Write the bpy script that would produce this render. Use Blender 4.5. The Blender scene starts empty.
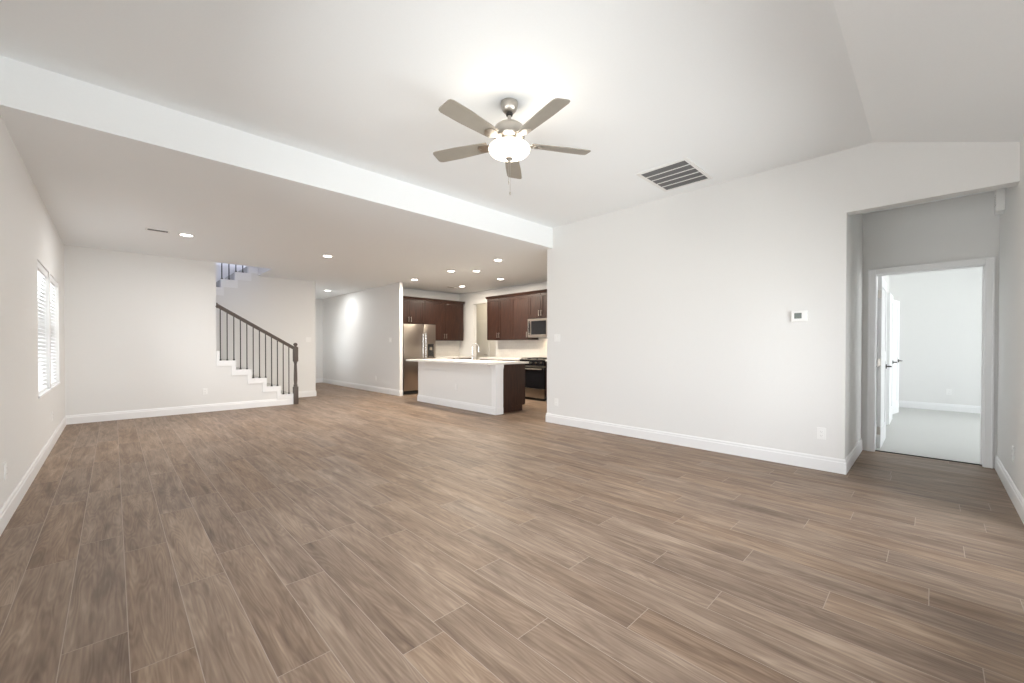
import bpy, bmesh, math, random
from mathutils import Vector, Matrix
R = math.radians
C = bpy.context.scene.collection
sc = bpy.context.scene
rnd = random.Random(7)

# ------------------------------------------------------------------ camera
H = 1.2051                      # eye height
cam = bpy.data.cameras.new('camera')
cam.sensor_width = 36.0
cam.lens = 408.74 / 1024 * 36.0
cam.shift_y = (349.6 - 341.5) / 1024
cam.clip_start = 0.02
co = bpy.data.objects.new('camera', cam)
C.objects.link(co)
yaw, pit = 0.7726, -0.0084
fwd = Vector((math.sin(yaw) * math.cos(pit), math.cos(yaw) * math.cos(pit), math.sin(pit)))
rot = fwd.to_track_quat('-Z', 'Y').to_matrix() @ Matrix.Rotation(0.0013, 3, 'Z')
co.matrix_world = Matrix.Translation((0, 0, H)) @ rot.to_4x4()
sc.camera = co

# ------------------------------------------------------------------ world: overcast daylight
w = bpy.data.worlds.new('sky'); sc.world = w
w.use_nodes = True
bgn = w.node_tree.nodes['Background']
# sky above the horizon, an added ground glow below it to lift the ceilings
_nt = w.node_tree
_tc = _nt.nodes.new('ShaderNodeTexCoord'); _sx = _nt.nodes.new('ShaderNodeSeparateXYZ'); _mr = _nt.nodes.new('ShaderNodeMapRange'); _mx = _nt.nodes.new('ShaderNodeMixRGB')
_nt.links.new(_tc.outputs['Generated'], _sx.inputs[0]); _nt.links.new(_sx.outputs[2], _mr.inputs[0])
_mr.inputs[1].default_value = -0.06; _mr.inputs[2].default_value = 0.06
_mx.inputs[1].default_value = (0.95, 0.97, 0.96, 1)
_mx.inputs[2].default_value = (0.95, 0.985, 1.02, 1)
_nt.links.new(_mr.outputs[0], _mx.inputs[0]); _nt.links.new(_mx.outputs[0], bgn.inputs[0])
bgn.inputs[1].default_value = 10.0

sc.view_settings.view_transform = 'Standard'
sc.view_settings.look = 'None'
sc.view_settings.gamma = 1.0
sc.view_settings.use_curve_mapping = False
sc.view_settings.exposure = -0.07
sc.cycles.max_bounces = 16
sc.cycles.diffuse_bounces = 12
sc.cycles.glossy_bounces = 4
sc.cycles.transparent_max_bounces = 16
sc.cycles.use_denoising = True
sc.cycles.caustics_reflective = False
sc.cycles.caustics_refractive = False
sc.cycles.sample_clamp_indirect = 6.0

DOWN_W = 33.0       # each recessed lamp, watts
FAN_W = 4.5

# ------------------------------------------------------------------ materials
def mat(name, col, rough=0.5, metal=0.0, emit=0.0, ecol=None, spec=0.5):
    m = bpy.data.materials.new(name); m.use_nodes = True
    b = m.node_tree.nodes['Principled BSDF']
    b.inputs['Base Color'].default_value = (*col, 1)
    b.inputs['Roughness'].default_value = rough
    b.inputs['Metallic'].default_value = metal
    b.inputs['Specular IOR Level'].default_value = spec
    if emit:
        b.inputs['Emission Color'].default_value = (*(ecol or col), 1)
        b.inputs['Emission Strength'].default_value = emit
    return m

def N(m, t, **k):
    n = m.node_tree.nodes.new(t)
    for a, v in k.items(): setattr(n, a, v)
    return n

def noisy(m, scale=60, amt=0.03, bump=0.15, stretch=(1, 1, 1), dist=0.002):
    """slight procedural variation of colour plus orange-peel bump"""
    nt = m.node_tree; b = nt.nodes['Principled BSDF']
    tc = N(m, 'ShaderNodeTexCoord'); mp = N(m, 'ShaderNodeMapping')
    mp.inputs['Scale'].default_value = stretch
    nt.links.new(tc.outputs['Object'], mp.inputs[0])
    no = N(m, 'ShaderNodeTexNoise'); no.inputs['Scale'].default_value = scale; no.inputs['Detail'].default_value = 4
    nt.links.new(mp.outputs[0], no.inputs['Vector'])
    col = b.inputs['Base Color'].default_value[:]
    mx = N(m, 'ShaderNodeMixRGB'); mx.inputs[1].default_value = [c * (1 - amt) for c in col[:3]] + [1]
    mx.inputs[2].default_value = [min(1, c * (1 + amt)) for c in col[:3]] + [1]
    nt.links.new(no.outputs[0], mx.inputs[0]); nt.links.new(mx.outputs[0], b.inputs['Base Color'])
    if bump:
        bp = N(m, 'ShaderNodeBump'); bp.inputs['Strength'].default_value = bump; bp.inputs['Distance'].default_value = dist
        nt.links.new(no.outputs[0], bp.inputs['Height']); nt.links.new(bp.outputs[0], b.inputs['Normal'])
    return m

M = {}
M['wall'] = noisy(mat('wall_paint', (0.775, 0.774, 0.764), 0.7), 90, 0.015, 0.08)
M['ceil'] = noisy(mat('ceiling_paint', (0.872, 0.895, 0.908), 0.85), 70, 0.015, 0.12)
M['trim'] = mat('white_trim_paint', (0.84, 0.845, 0.85), 0.38)
M['door'] = mat('white_door_paint', (0.82, 0.83, 0.83), 0.4)
M['plate'] = mat('white_plastic', (0.85, 0.85, 0.84), 0.35)
M['slot'] = mat('outlet_grey', (0.55, 0.55, 0.54), 0.5)
M['rail'] = noisy(mat('dark_stained_wood', (0.085, 0.065, 0.055), 0.4), 12, 0.25, 0, (1, 1, 8))
M['iron'] = mat('dark_baluster_metal', (0.05, 0.045, 0.043), 0.45, 0.6)
M['carpet'] = noisy(mat('beige_carpet', (0.53, 0.53, 0.51), 0.95), 300, 0.12, 0.6, dist=0.004)
M['steel'] = noisy(mat('brushed_stainless', (0.47, 0.42, 0.37), 0.28, 1.0), 40, 0.06, 0.02, (30, 30, 1))
M['nickel'] = mat('brushed_nickel', (0.50, 0.47, 0.43), 0.33, 1.0)
M['chrome'] = mat('polished_chrome', (0.75, 0.75, 0.75), 0.12, 1.0)
M['black'] = mat('black_glass', (0.012, 0.012, 0.014), 0.08)
M['iron_black'] = mat('black_cast_iron', (0.02, 0.02, 0.02), 0.55)
M['dark'] = mat('dark_void', (0.02, 0.02, 0.02), 0.8)
M['lcd'] = mat('grey_green_display', (0.10, 0.12, 0.105), 0.25)
M['vent'] = mat('white_enamel', (0.80, 0.80, 0.79), 0.45)
M['grille'] = mat('grey_grille_louvre', (0.16, 0.16, 0.16), 0.6)
M['lamp'] = mat('lit_lamp_lens', (1, 1, 1), 0.4, 0, 14.0, (1.0, 0.93, 0.84))
M['bowl'] = mat('lit_frosted_glass', (1, 1, 1), 0.4, 0, 3.2, (1.0, 0.90, 0.74))
M['quartz'] = noisy(mat('white_quartz', (0.82, 0.80, 0.77), 0.2), 25, 0.04, 0)
M['blind'] = mat('white_vinyl_slat', (0.86, 0.87, 0.88), 0.45)

# espresso cabinet wood
m = mat('espresso_wood', (0.05, 0.022, 0.016), 0.34); M['cab'] = m
nt = m.node_tree; b = nt.nodes['Principled BSDF']
tc = N(m, 'ShaderNodeTexCoord'); mp = N(m, 'ShaderNodeMapping'); mp.inputs['Scale'].default_value = (14, 14, 1.1)
no = N(m, 'ShaderNodeTexNoise'); no.inputs['Scale'].default_value = 3.5; no.inputs['Detail'].default_value = 8; no.inputs['Distortion'].default_value = 0.6
cr = N(m, 'ShaderNodeValToRGB')
cr.color_ramp.elements[0].color = (0.015, 0.0065, 0.005, 1); cr.color_ramp.elements[0].position = 0.3
cr.color_ramp.elements[1].color = (0.060, 0.024, 0.015, 1); cr.color_ramp.elements[1].position = 0.75
nt.links.new(tc.outputs['Object'], mp.inputs[0]); nt.links.new(mp.outputs[0], no.inputs['Vector'])
nt.links.new(no.outputs[0], cr.inputs[0]); nt.links.new(cr.outputs[0], b.inputs['Base Color'])

# subway-tile backsplash
m = mat('backsplash_tile', (0.78, 0.74, 0.69), 0.2); M['tile'] = m
nt = m.node_tree; b = nt.nodes['Principled BSDF']
tc = N(m, 'ShaderNodeTexCoord'); sx = N(m, 'ShaderNodeSeparateXYZ'); ad = N(m, 'ShaderNodeMath', operation='ADD'); cx = N(m, 'ShaderNodeCombineXYZ')
nt.links.new(tc.outputs['Object'], sx.inputs[0]); nt.links.new(sx.outputs[0], ad.inputs[0]); nt.links.new(sx.outputs[1], ad.inputs[1])
nt.links.new(ad.outputs[0], cx.inputs[0]); nt.links.new(sx.outputs[2], cx.inputs[1])
br = N(m, 'ShaderNodeTexBrick'); br.inputs['Scale'].default_value = 1.0
br.inputs['Brick Width'].default_value = 0.152; br.inputs['Row Height'].default_value = 0.076; br.inputs['Mortar Size'].default_value = 0.0015
br.inputs['Color1'].default_value = (0.80, 0.77, 0.73, 1); br.inputs['Color2'].default_value = (0.77, 0.74, 0.70, 1); br.inputs['Mortar'].default_value = (0.62, 0.60, 0.57, 1)
nt.links.new(cx.outputs[0], br.inputs['Vector']); nt.links.new(br.outputs[0], b.inputs['Base Color'])

# thin window glass: lets daylight straight through, with a faint reflection
m = bpy.data.materials.new('window_glass'); m.use_nodes = True; M['glass'] = m
nt = m.node_tree; nt.nodes.remove(nt.nodes['Principled BSDF'])
tr = N(m, 'ShaderNodeBsdfTransparent'); gl = N(m, 'ShaderNodeBsdfGlossy'); gl.inputs['Roughness'].default_value = 0.02
lw = N(m, 'ShaderNodeFresnel'); lw.inputs[0].default_value = 1.35; mx = N(m, 'ShaderNodeMixShader')
nt.links.new(lw.outputs[0], mx.inputs[0]); nt.links.new(tr.outputs[0], mx.inputs[1]); nt.links.new(gl.outputs[0], mx.inputs[2])
nt.links.new(mx.outputs[0], nt.nodes['Material Output'].inputs[0])

# fan blade: grey-washed wood
M['blade'] = noisy(mat('greywashed_blade', (0.30, 0.275, 0.235), 0.45), 8, 0.12, 0, (1, 1, 1))

# wood-look floor planks; per-plank random values in the attribute 'plank', uv in metres
m = mat('plank_floor', (0.3, 0.2, 0.15), 0.4, spec=0.25); M['plank'] = m
nt = m.node_tree; b = nt.nodes['Principled BSDF']; L = nt.links.new
at = N(m, 'ShaderNodeAttribute', attribute_name='plank'); sp = N(m, 'ShaderNodeSeparateColor'); L(at.outputs['Color'], sp.inputs[0])
uv = N(m, 'ShaderNodeUVMap', uv_map='metres')
offs = N(m, 'ShaderNodeVectorMath', operation='SCALE'); L(at.outputs['Color'], offs.inputs[0]); offs.inputs['Scale'].default_value = 37.0
base = N(m, 'ShaderNodeVectorMath', operation='ADD'); L(uv.outputs[0], base.inputs[0]); L(offs.outputs[0], base.inputs[1])
def grain(scale, detail, stretch, distortion):
    mp = N(m, 'ShaderNodeMapping'); mp.inputs['Scale'].default_value = stretch; L(base.outputs[0], mp.inputs[0])
    n = N(m, 'ShaderNodeTexNoise'); n.inputs['Scale'].default_value = scale; n.inputs['Detail'].default_value = detail; n.inputs['Distortion'].default_value = distortion
    L(mp.outputs[0], n.inputs['Vector']); return n
g_fine = grain(1.0, 6, (4, 90, 1), 0.4)       # fine pores along the board
g_mid = grain(1.0, 5, (1.3, 14, 1), 1.6)      # figure
g_big = grain(1.0, 4, (1.5, 9.0, 1), 1.1)     # cloudy light and dark patches
# cathedral rings
mpw = N(m, 'ShaderNodeMapping'); mpw.inputs['Scale'].default_value = (0.55, 5.5, 1); L(base.outputs[0], mpw.inputs[0])
nz = N(m, 'ShaderNodeTexNoise'); nz.inputs['Scale'].default_value = 1.6; nz.inputs['Detail'].default_value = 2; L(mpw.outputs[0], nz.inputs['Vector'])
mu = N(m, 'ShaderNodeMath', operation='MULTIPLY'); mu.inputs[1].default_value = 130.0; L(nz.outputs[0], mu.inputs[0])
si = N(m, 'ShaderNodeMath', operation='SINE'); L(mu.outputs[0], si.inputs[0])
def mul(a, k):
    n = N(m, 'ShaderNodeMath', operation='MULTIPLY'); L(a, n.inputs[0]); n.inputs[1].default_value = k; return n.outputs[0]
def add(a, b_):
    n = N(m, 'ShaderNodeMath', operation='ADD'); L(a, n.inputs[0])
    if isinstance(b_, float): n.inputs[1].default_value = b_
    else: L(b_, n.inputs[1])
    return n.outputs[0]
tot = add(mul(g_fine.outputs[0], 0.34), mul(g_mid.outputs[0], 0.50))
tot = add(tot, mul(g_big.outputs[0], 0.62))
tot = add(tot, mul(si.outputs[0], 0.045))
tot = add(tot, mul(sp.outputs[0], 0.09))
tot = add(tot, -0.235)
crf = N(m, 'ShaderNodeValToRGB'); L(tot, crf.inputs[0])
e = crf.color_ramp.elements
e[0].position = 0.22; e[0].color = (0.100, 0.064, 0.043, 1)
e[1].position = 0.86; e[1].color = (0.41, 0.312, 0.232, 1)
n1 = e.new(0.45); n1.color = (0.185, 0.127, 0.090, 1)
n2 = e.new(0.64); n2.color = (0.272, 0.197, 0.143, 1)
hs = N(m, 'ShaderNodeHueSaturation'); L(crf.outputs[0], hs.inputs['Color'])
sv = N(m, 'ShaderNodeMapRange'); L(sp.outputs[1], sv.inputs[0]); sv.inputs[3].default_value = 0.93; sv.inputs[4].default_value = 1.08
L(sv.outputs[0], hs.inputs['Saturation'])
L(hs.outputs[0], b.inputs['Base Color'])
rr = N(m, 'ShaderNodeMapRange'); L(g_fine.outputs[0], rr.inputs[0]); rr.inputs[3].default_value = 0.42; rr.inputs[4].default_value = 0.55
L(rr.outputs[0], b.inputs['Roughness'])
bp = N(m, 'ShaderNodeBump'); bp.inputs['Strength'].default_value = 0.12; bp.inputs['Distance'].default_value = 0.002
L(g_fine.outputs[0], bp.inputs['Height']); L(bp.outputs[0], b.inputs['Normal'])
M['seam'] = mat('plank_bevel', (0.36, 0.29, 0.235), 0.55)

# ------------------------------------------------------------------ mesh helpers
class MB:
    def __init__(s): s.bm = bmesh.new()
    def box(s, x0, x1, y0, y1, z0, z1, bev=0.0):
        x0, x1 = min(x0, x1), max(x0, x1); y0, y1 = min(y0, y1), max(y0, y1); z0, z1 = min(z0, z1), max(z0, z1)
        r = bmesh.ops.create_cube(s.bm, size=1)
        for v in r['verts']:
            v.co = Vector(((x0 + x1) / 2 + v.co.x * (x1 - x0), (y0 + y1) / 2 + v.co.y * (y1 - y0), (z0 + z1) / 2 + v.co.z * (z1 - z0)))
        if bev:
            es = list({e for v in r['verts'] for e in v.link_edges})
            bmesh.ops.bevel(s.bm, geom=es, offset=bev, segments=2, affect='EDGES', profile=0.6)
        return s
    def prism(s, pts, axis, a, b):
        """extrude a closed polygon; axis 'y': pts are (x,z); 'x': pts are (y,z); 'z': pts are (x,y)"""
        def P(p, t):
            return {'y': (p[0], t, p[1]), 'x': (t, p[0], p[1]), 'z': (p[0], p[1], t)}[axis]
        va = [s.bm.verts.new(P(p, a)) for p in pts]; vb = [s.bm.verts.new(P(p, b)) for p in pts]
        s.bm.faces.new(va); s.bm.faces.new(vb[::-1])
        n = len(pts)
        for i in range(n): s.bm.faces.new((va[i], vb[i], vb[(i + 1) % n], va[(i + 1) % n]))
        bmesh.ops.recalc_face_normals(s.bm, faces=s.bm.faces)
        return s
    def lathe(s, prof, cx=0, cy=0, seg=32, cap=True):
        rings = []
        for r, z in prof:
            rings.append([s.bm.verts.new((cx + r * math.cos(2 * math.pi * i / seg), cy + r * math.sin(2 * math.pi * i / seg), z)) for i in range(seg)])
        for a, b_ in zip(rings, rings[1:]):
            for i in range(seg):
                s.bm.faces.new((a[i], a[(i + 1) % seg], b_[(i + 1) % seg], b_[i]))
        if cap:
            s.bm.faces.new(rings[0][::-1]); s.bm.faces.new(rings[-1])
        bmesh.ops.recalc_face_normals(s.bm, faces=s.bm.faces)
        return s
    def tube(s, pts, r, seg=10):
        pts = [Vector(p) for p in pts]; rings = []
        up = Vector((0.13, 0.21, 0.97))
        for i, p in enumerate(pts):
            d = (pts[min(i + 1, len(pts) - 1)] - pts[max(i - 1, 0)]).normalized()
            u = d.cross(up)
            if u.length < 0.2: u = d.cross(Vector((1, 0, 0)))
            u.normalize(); v = d.cross(u)
            rr = r[i] if isinstance(r, (list, tuple)) else r
            rings.append([s.bm.verts.new(p + rr * (math.cos(2 * math.pi * k / seg) * u + math.sin(2 * math.pi * k / seg) * v)) for k in range(seg)])
        for a, b_ in zip(rings, rings[1:]):
            for k in range(seg): s.bm.faces.new((a[k], a[(k + 1) % seg], b_[(k + 1) % seg], b_[k]))
        s.bm.faces.new(rings[0][::-1]); s.bm.faces.new(rings[-1])
        bmesh.ops.recalc_face_normals(s.bm, faces=s.bm.faces)
        return s
    def build(s, name, m, parent=None, smooth=False, loc=None):
        me = bpy.data.meshes.new(name); s.bm.to_mesh(me); s.bm.free()
        if smooth:
            for p in me.polygons: p.use_smooth = True
        me.materials.append(m)
        o = bpy.data.objects.new(name, me); C.objects.link(o)
        if smooth:
            try: me.set_sharp_from_angle(angle=R(40))
            except Exception: pass
        if parent: o.parent = parent
        if loc: o.location = loc
        return o

def tag(o, label=None, cat=None, group=None, kind=None):
    if label: o['label'] = label
    if cat: o['category'] = cat
    if group: o['group'] = group
    if kind: o['kind'] = kind
    return o
def empty(name, loc=(0, 0, 0), rz=0.0):
    o = bpy.data.objects.new(name, None); C.objects.link(o); o.location = loc; o.rotation_euler = (0, 0, rz); o.empty_display_size = 0.1
    return o
def struct(name, mb, m): return tag(mb.build(name, m), kind='structure')
def copy_tree(o, parent=None):
    c = o.copy(); C.objects.link(c)
    if parent: c.parent = parent
    for ch in list(o.children): copy_tree(ch, c)
    return c

# ------------------------------------------------------------------ dimensions (metres)
XL, XM, XD = -0.533, 4.94, 6.244          # left wall, right (main) wall, nook back wall
YR, YN, YB, YBM, YE = -0.46, 0.565, 9.208, 4.16, 4.27
HE = 8.955                                 # end of the hall wall
YS = 10.307                                # stair inner wall
XK, YK = 7.35, 9.79                        # kitchen walls
H1, H2 = 2.743, 3.057
YC = 0.38; ZC = 2.755                      # ceiling crease and rear spring height
T = 0.12

# ------------------------------------------------------------------ floor
LEN, WID = 1.22, 0.191
joint = {0: 2.357, 1: 2.05, 2: 2.62, 3: 1.65, 4: 2.26, 5: 2.65, 7: 1.18, 8: 1.70, 9: 0.9, 10: 1.36, 11: 0.712, 12: -0.143, 13: 0.34, 14: 0.728,
         15: 0.0, 16: 0.916, 17: 0.167, 18: 0.586, 19: -0.143, 20: 0.386, 21: 0.07}
bm = bmesh.new(); uvl = bm.loops.layers.uv.new('metres'); cl = bm.loops.layers.float_color.new('plank')
def quad(x0, x1, y0, y1, z, mi, rc, y_s=0.0):
    f = bm.faces.new([bm.verts.new(p) for p in ((x0, y0, z), (x1, y0, z), (x1, y1, z), (x0, y1, z))]); f.material_index = mi
    for l in f.loops:
        l[uvl].uv = (l.vert.co.y - y_s, l.vert.co.x - x0); l[cl] = rc
def slabq(x0, x1, y0, y1): quad(x0, x1, y0, y1, -0.0006, 1, (0, 0, 0, 1))
slabq(-0.6, 6.30, -0.6, 2.5); slabq(-0.6, 7.5, 2.5, 14.2)
for k in range(-3, 43):
    xa, xb = -0.153 + k * WID, -0.153 + (k + 1) * WID
    j0 = joint.get(k, rnd.uniform(0, LEN))
    n0 = math.floor((-0.7 - j0) / LEN)
    y = j0 + n0 * LEN
    while y < 14.2:
        x0, x1, y0, y1 = max(xa, -0.6), min(xb, 7.5), max(y, -0.6), min(y + LEN, 14.2)
        rc = (rnd.random(), rnd.random(), rnd.random(), 1)
        if x0 >= 6.30: y0 = max(y0, 2.5)
        if x1 > x0 and y1 > y0:
            if x0 < 6.30 < x1 and y0 < 2.5: x1 = 6.30
            g = 0.0015
            quad(x0 + g, x1 - g, y0 + g, y1 - g, 0.0, 0, rc, y)
        y += LEN
me = bpy.data.meshes.new('floor'); bm.to_mesh(me); bm.free(); me.materials.append(M['plank']); me.materials.append(M['seam'])
fo = bpy.data.objects.new('floor', me); C.objects.link(fo); tag(fo, kind='structure')
# slab underneath so that the floor has thickness
struct('floor_slab', MB().box(-0.65, 7.6, -0.6, 14.3, -0.2, -0.002), M['dark'])

# ------------------------------------------------------------------ walls
def wall_box_holes(mb, axis, p0, p1, a0, a1, z0, z1, holes):
    """a wall slab between planes p0,p1 of `axis`, spanning a0..a1 on the other axis, with rectangular holes (h0,h1,zb,zt)"""
    def bx(u0, u1, w0, w1):
        if u1 - u0 < 1e-5 or w1 - w0 < 1e-5: return
        if axis == 'x': mb.box(p0, p1, u0, u1, w0, w1)
        else: mb.box(u0, u1, p0, p1, w0, w1)
    cur = a0
    for h0, h1, zb, zt in sorted(holes):
        bx(cur, h0, z0, z1); bx(h0, h1, z0, zb); bx(h0, h1, zt, z1); cur = h1
    bx(cur, a1, z0, z1)
    return mb

LW_ADDED = [(0.00, 1.05, 0.60, 2.06), (1.17, 2.22, 0.60, 2.06), (2.45, 3.30, 0.70, 1.98)]            # unseen windows added to this wall near the viewer for daylight
WIN = [(6.15, 7.17, 0.70, 2.06), (7.29, 8.31, 0.70, 2.06)]            # left wall, y ranges
RW_ADDED = [(0.25, 1.45, 0.35, 2.00), (1.60, 2.80, 0.35, 2.00), (2.95, 4.35, 0.03, 2.04)]   # unseen rear-wall windows, added and sized for daylight, x ranges
struct('wall_left', wall_box_holes(MB(), 'x', XL - 0.16, XL, YR - 0.16, YB + T, 0, 3.2, WIN + LW_ADDED), M['wall'])
struct('wall_rear', wall_box_holes(MB(), 'y', YR - 0.16, YR, XL, XD + T, 0, 3.2, RW_ADDED), M['wall'])
mb = MB().box(XM, XM + 0.13, YN, YE, 0, H2 + .1)
mb.box(XM, XM + 0.13, YR, YN, 2.465, H2 + .1)
struct('wall_right', mb, M['wall'])
struct('wall_nook_left', MB().box(XM + 0.13, XD + T, YN, YN + T, 0, H1), M['wall'])
DJ0, DJ1, DZ = -0.385, 0.463, 2.045      # door opening
struct('wall_nook_end', wall_box_holes(MB(), 'x', XD, XD + T, YR, YN, 0, H1 + .1, [(DJ0, DJ1, 0, DZ)]), M['wall'])
struct('ceiling_nook', MB().box(XM + 0.13, XD + T, YR, YN + T, H1, H1 + 0.1), M['ceil'])
# back wall of the living area with the stair opening: solid left part, stepped part under the lower flight
NX = [2.680, 2.425, 2.170, 1.915, 1.660, 1.405]      # riser positions
TZ = [0.215 + 0.178 * i for i in range(12)]
pts = [(XL, 0), (NX[0], 0)]
for i in range(5):
    pts += [(NX[i], TZ[i]), (NX[i + 1], TZ[i])]
pts += [(1.405, TZ[5]), (1.358, TZ[5]), (1.358, H1), (XL, H1)]
struct('wall_back', MB().prism(pts, 'y', YB, YB + T), M['wall'])
# stair inner wall, stepped under the upper flight
UX = [1.600 + 0.247 * i for i in range(-5, 4)]       # riser positions of upper flight (front edge of each tread)
UZ = [2.590 + 0.178 * i for i in range(-5, 4)]
pts = [(.612, 0), (3.468, 0), (3.468, H1), (UX[-2] + .2, H1), (UX[-2] + .2, 3.05), (UX[-2], 3.05)]
for i in range(6, -1, -1):
    if i > 0: pts += [(UX[i + 1], UZ[i]), (UX[i], UZ[i])]
pts = [(max(x, .612), z) for x, z in pts if x > .612 or z == 0]; pts += [(.612, UZ[1])]
struct('wall_stair', MB().prism(pts, 'y', YS, YS + T), M['wall'])
struct('wall_stair_end', MB().box(XL - 0.16, XL, YB + T, 13.2, 0, 5.6), M['wall'])
struct('wall_hall_left', wall_box_holes(MB(), 'x', 3.348, 3.468, YS + T, 14.0, 0, H1, [(12.5, 13.3, .8, 2.0)]), M['wall'])
FW_ADDED = (12.5, 13.3, .8, 2.0)  # unseen entry-hall window, added for the light it lets in
struct('wall_hall_end', MB().box(3.348, 5.07, 14.0, 14.12, 0, H1), M['wall'])
struct('wall_hall_right', MB().box(XM, XM + 0.085, HE, 14.0, 0, H1), M['wall'])
struct('wall_kitchen_back', MB().box(XM + 0.13, XK + T, YK, YK + T, 0, H1), M['wall'])
PY0, PY1, PZ = 8.16, 9.13, 2.40                      # pantry opening
struct('wall_kitchen_right', wall_box_holes(MB(), 'x', XK, XK + T, 3.0, YK, 0, H1, [(PY0, PY1, 0, PZ)]), M['wall'])
struct('wall_kitchen_front', MB().box(XM + 0.13, XK + T, 2.9, 3.0, 0, H1), M['wall'])
# pantry passage beyond
mb = MB().box(8.42, 8.54, 7.2, 11.0, 0, H1); mb.box(XK + T, 8.54, 7.08, 7.2, 0, H1); mb.box(XK, 8.54, 11.0, 11.12, 0, H1); mb.box(XK, XK + T, YK + T, 11.0, 0, H1)
struct('wall_pantry', mb, M['wall'])
struct('floor_pantry', MB().box(7.5, 8.42, 7.2, 11.0, -0.1, 0), M['seam'])

# ceilings
struct('ceiling', MB().box(XL - .1, XM + .05, YC, YBM + 0.02, H2, H2 + 0.15), M['ceil'])
struct('ceiling_slope', MB().prism([(YC, H2), (YR - .02, ZC), (YR - .02, 3.3), (YC, 3.3)], 'x', XL - .1, XM + .05), M['ceil'])
struct('ceiling_beam', MB().box(XL - .1, XM + .12, YBM, YE + 0.0, H1, 3.3), M['ceil'])
HX = 2.285                                            # right edge of the stair well
mb = MB().box(XL - .16, 8.6, YE, YB, H1, 3.05); mb.box(HX, 8.6, YB, 14.2, H1, 3.05)
mb.box(XL - .16, HX, 11.52, 14.2, H1, 3.05)
mb.box(XM + .05, 8.6, 2.9, YE, H1, 3.05)
mb.box(XL - .16, 1.358, YB, YB + T, H1, 3.05)
struct('ceiling_low', mb, M['ceil'])
# upper storey around the stair well
mb = MB(); mb.box(XL - .16, 4.6, YB - 1.0, YB - 0.9, 3.05, 5.5); mb.box(4.5, 4.6, YB - 1, 13.2, 3.05, 5.5); mb.box(XL - .16, 4.6, 13.1, 13.2, 3.05, 5.5)
mb.box(XL - .16, XL, YB - 1, YB + T, 3.05, 5.5)
struct('wall_upper', mb, M['wall'])
struct('wall_upper_flight', MB().box(XL, HX, 11.40, 11.52, 0, 3.05), M['wall'])
struct('ceiling_upper', MB().box(XL - .2, 4.7, YB - 1.1, 13.3, 5.5, 5.6), M['ceil'])

# bedroom beyond the door
BX = 11.15
mb = MB(); mb.box(BX, BX + T, -3.2, 0.75, 0, H1); mb.box(XD + T, BX + T, 0.60, 0.72, 0, H1)
struct('wall_bedroom', mb, M['wall'])
struct('wall_bedroom_front', MB().box(XD, XD + T, -3.2, YR - .16, 0, H1), M['wall'])
struct('wall_bedroom_rear', wall_box_holes(MB(), 'y', -3.32, -3.2, XD, BX + T, 0, H1, [(6.9, 8.5, .4, 2.35), (9.0, 10.6, .4, 2.35)]), M['wall'])  # openings for the added bedroom windows
struct('ceiling_bedroom', MB().box(XD + T, BX + T, -3.3, 0.75, H1, H1 + .1), M['ceil'])
struct('floor_bedroom', MB().box(6.30, BX + T, -3.3, 0.75, -0.1, 0.008), M['carpet'])

# ------------------------------------------------------------------ baseboards
BH, BT = 0.138, 0.014
prof = [(0, 0), (BT, 0), (BT, BH - 0.035), (BT - 0.004, BH - 0.028), (BT - 0.004, BH - 0.012), (0.004, BH), (0, BH)]
def sweep(mb, pts, side=1, prof=prof):
    """profile (distance from wall, height) swept along plan points with mitred corners; side=1 puts it left of the path"""
    P = [Vector((p[0], p[1])) for p in pts]; rings = []
    for i, p in enumerate(P):
        ns = []
        if i: d = (P[i] - P[i - 1]).normalized(); ns.append(Vector((-d.y, d.x)) * side)
        if i < len(P) - 1: d = (P[i + 1] - P[i]).normalized(); ns.append(Vector((-d.y, d.x)) * side)
        m_ = ns[0] if len(ns) == 1 else (ns[0] + ns[1]) / (1 + ns[0].dot(ns[1]))
        rings.append([mb.bm.verts.new((p.x + m_.x * d, p.y + m_.y * d, z)) for d, z in prof])
    n = len(prof)
    for a, b_ in zip(rings, rings[1:]):
        for k in range(n): mb.bm.faces.new((a[k], b_[k], b_[(k + 1) % n], a[(k + 1) % n]))
    mb.bm.faces.new(rings[0]); mb.bm.faces.new(rings[-1][::-1])
    bmesh.ops.recalc_face_normals(mb.bm, faces=mb.bm.faces)
    return mb
def base(name, axis, plane, sgn, a0, a1):
    """axis: direction the board runs. plane: wall plane coordinate; sgn: side of the room"""
    if axis == 'y': mb = MB().prism([(plane + sgn * d, z) for d, z in prof], 'y', a0, a1)
    else: mb = MB().prism([(plane + sgn * d, z) for d, z in prof], 'x', a0, a1)
    return struct(name, mb, M['trim'])
e_ = 0.0004
struct('baseboard_left', sweep(MB(), [(XL + e_, YR + .02), (XL + e_, YB - e_), (2.60, YB - e_)], -1), M['trim'])
struct('baseboard_right', sweep(MB(), [(XM + .13, YE + e_), (XM - e_, YE + e_), (XM - e_, YN - e_), (XD - e_, YN - e_)], -1), M['trim'])
base('baseboard_nook', 'x', YR + e_, 1, 4.40, XD)
struct('baseboard_stair', sweep(MB(), [(2.70, YS - e_), (3.468 + e_, YS - e_), (3.468 + e_, 14.0 - e_), (XM - e_, 14.0 - e_), (XM - e_, HE - e_), (XM + .085, HE - e_)], -1), M['trim'])
base('baseboard_bedroom_far', 'y', BX, -1, -3.2, 0.6)
base('baseboard_rear', 'x', YR + e_, 1, XL + .02, 2.93)

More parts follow.
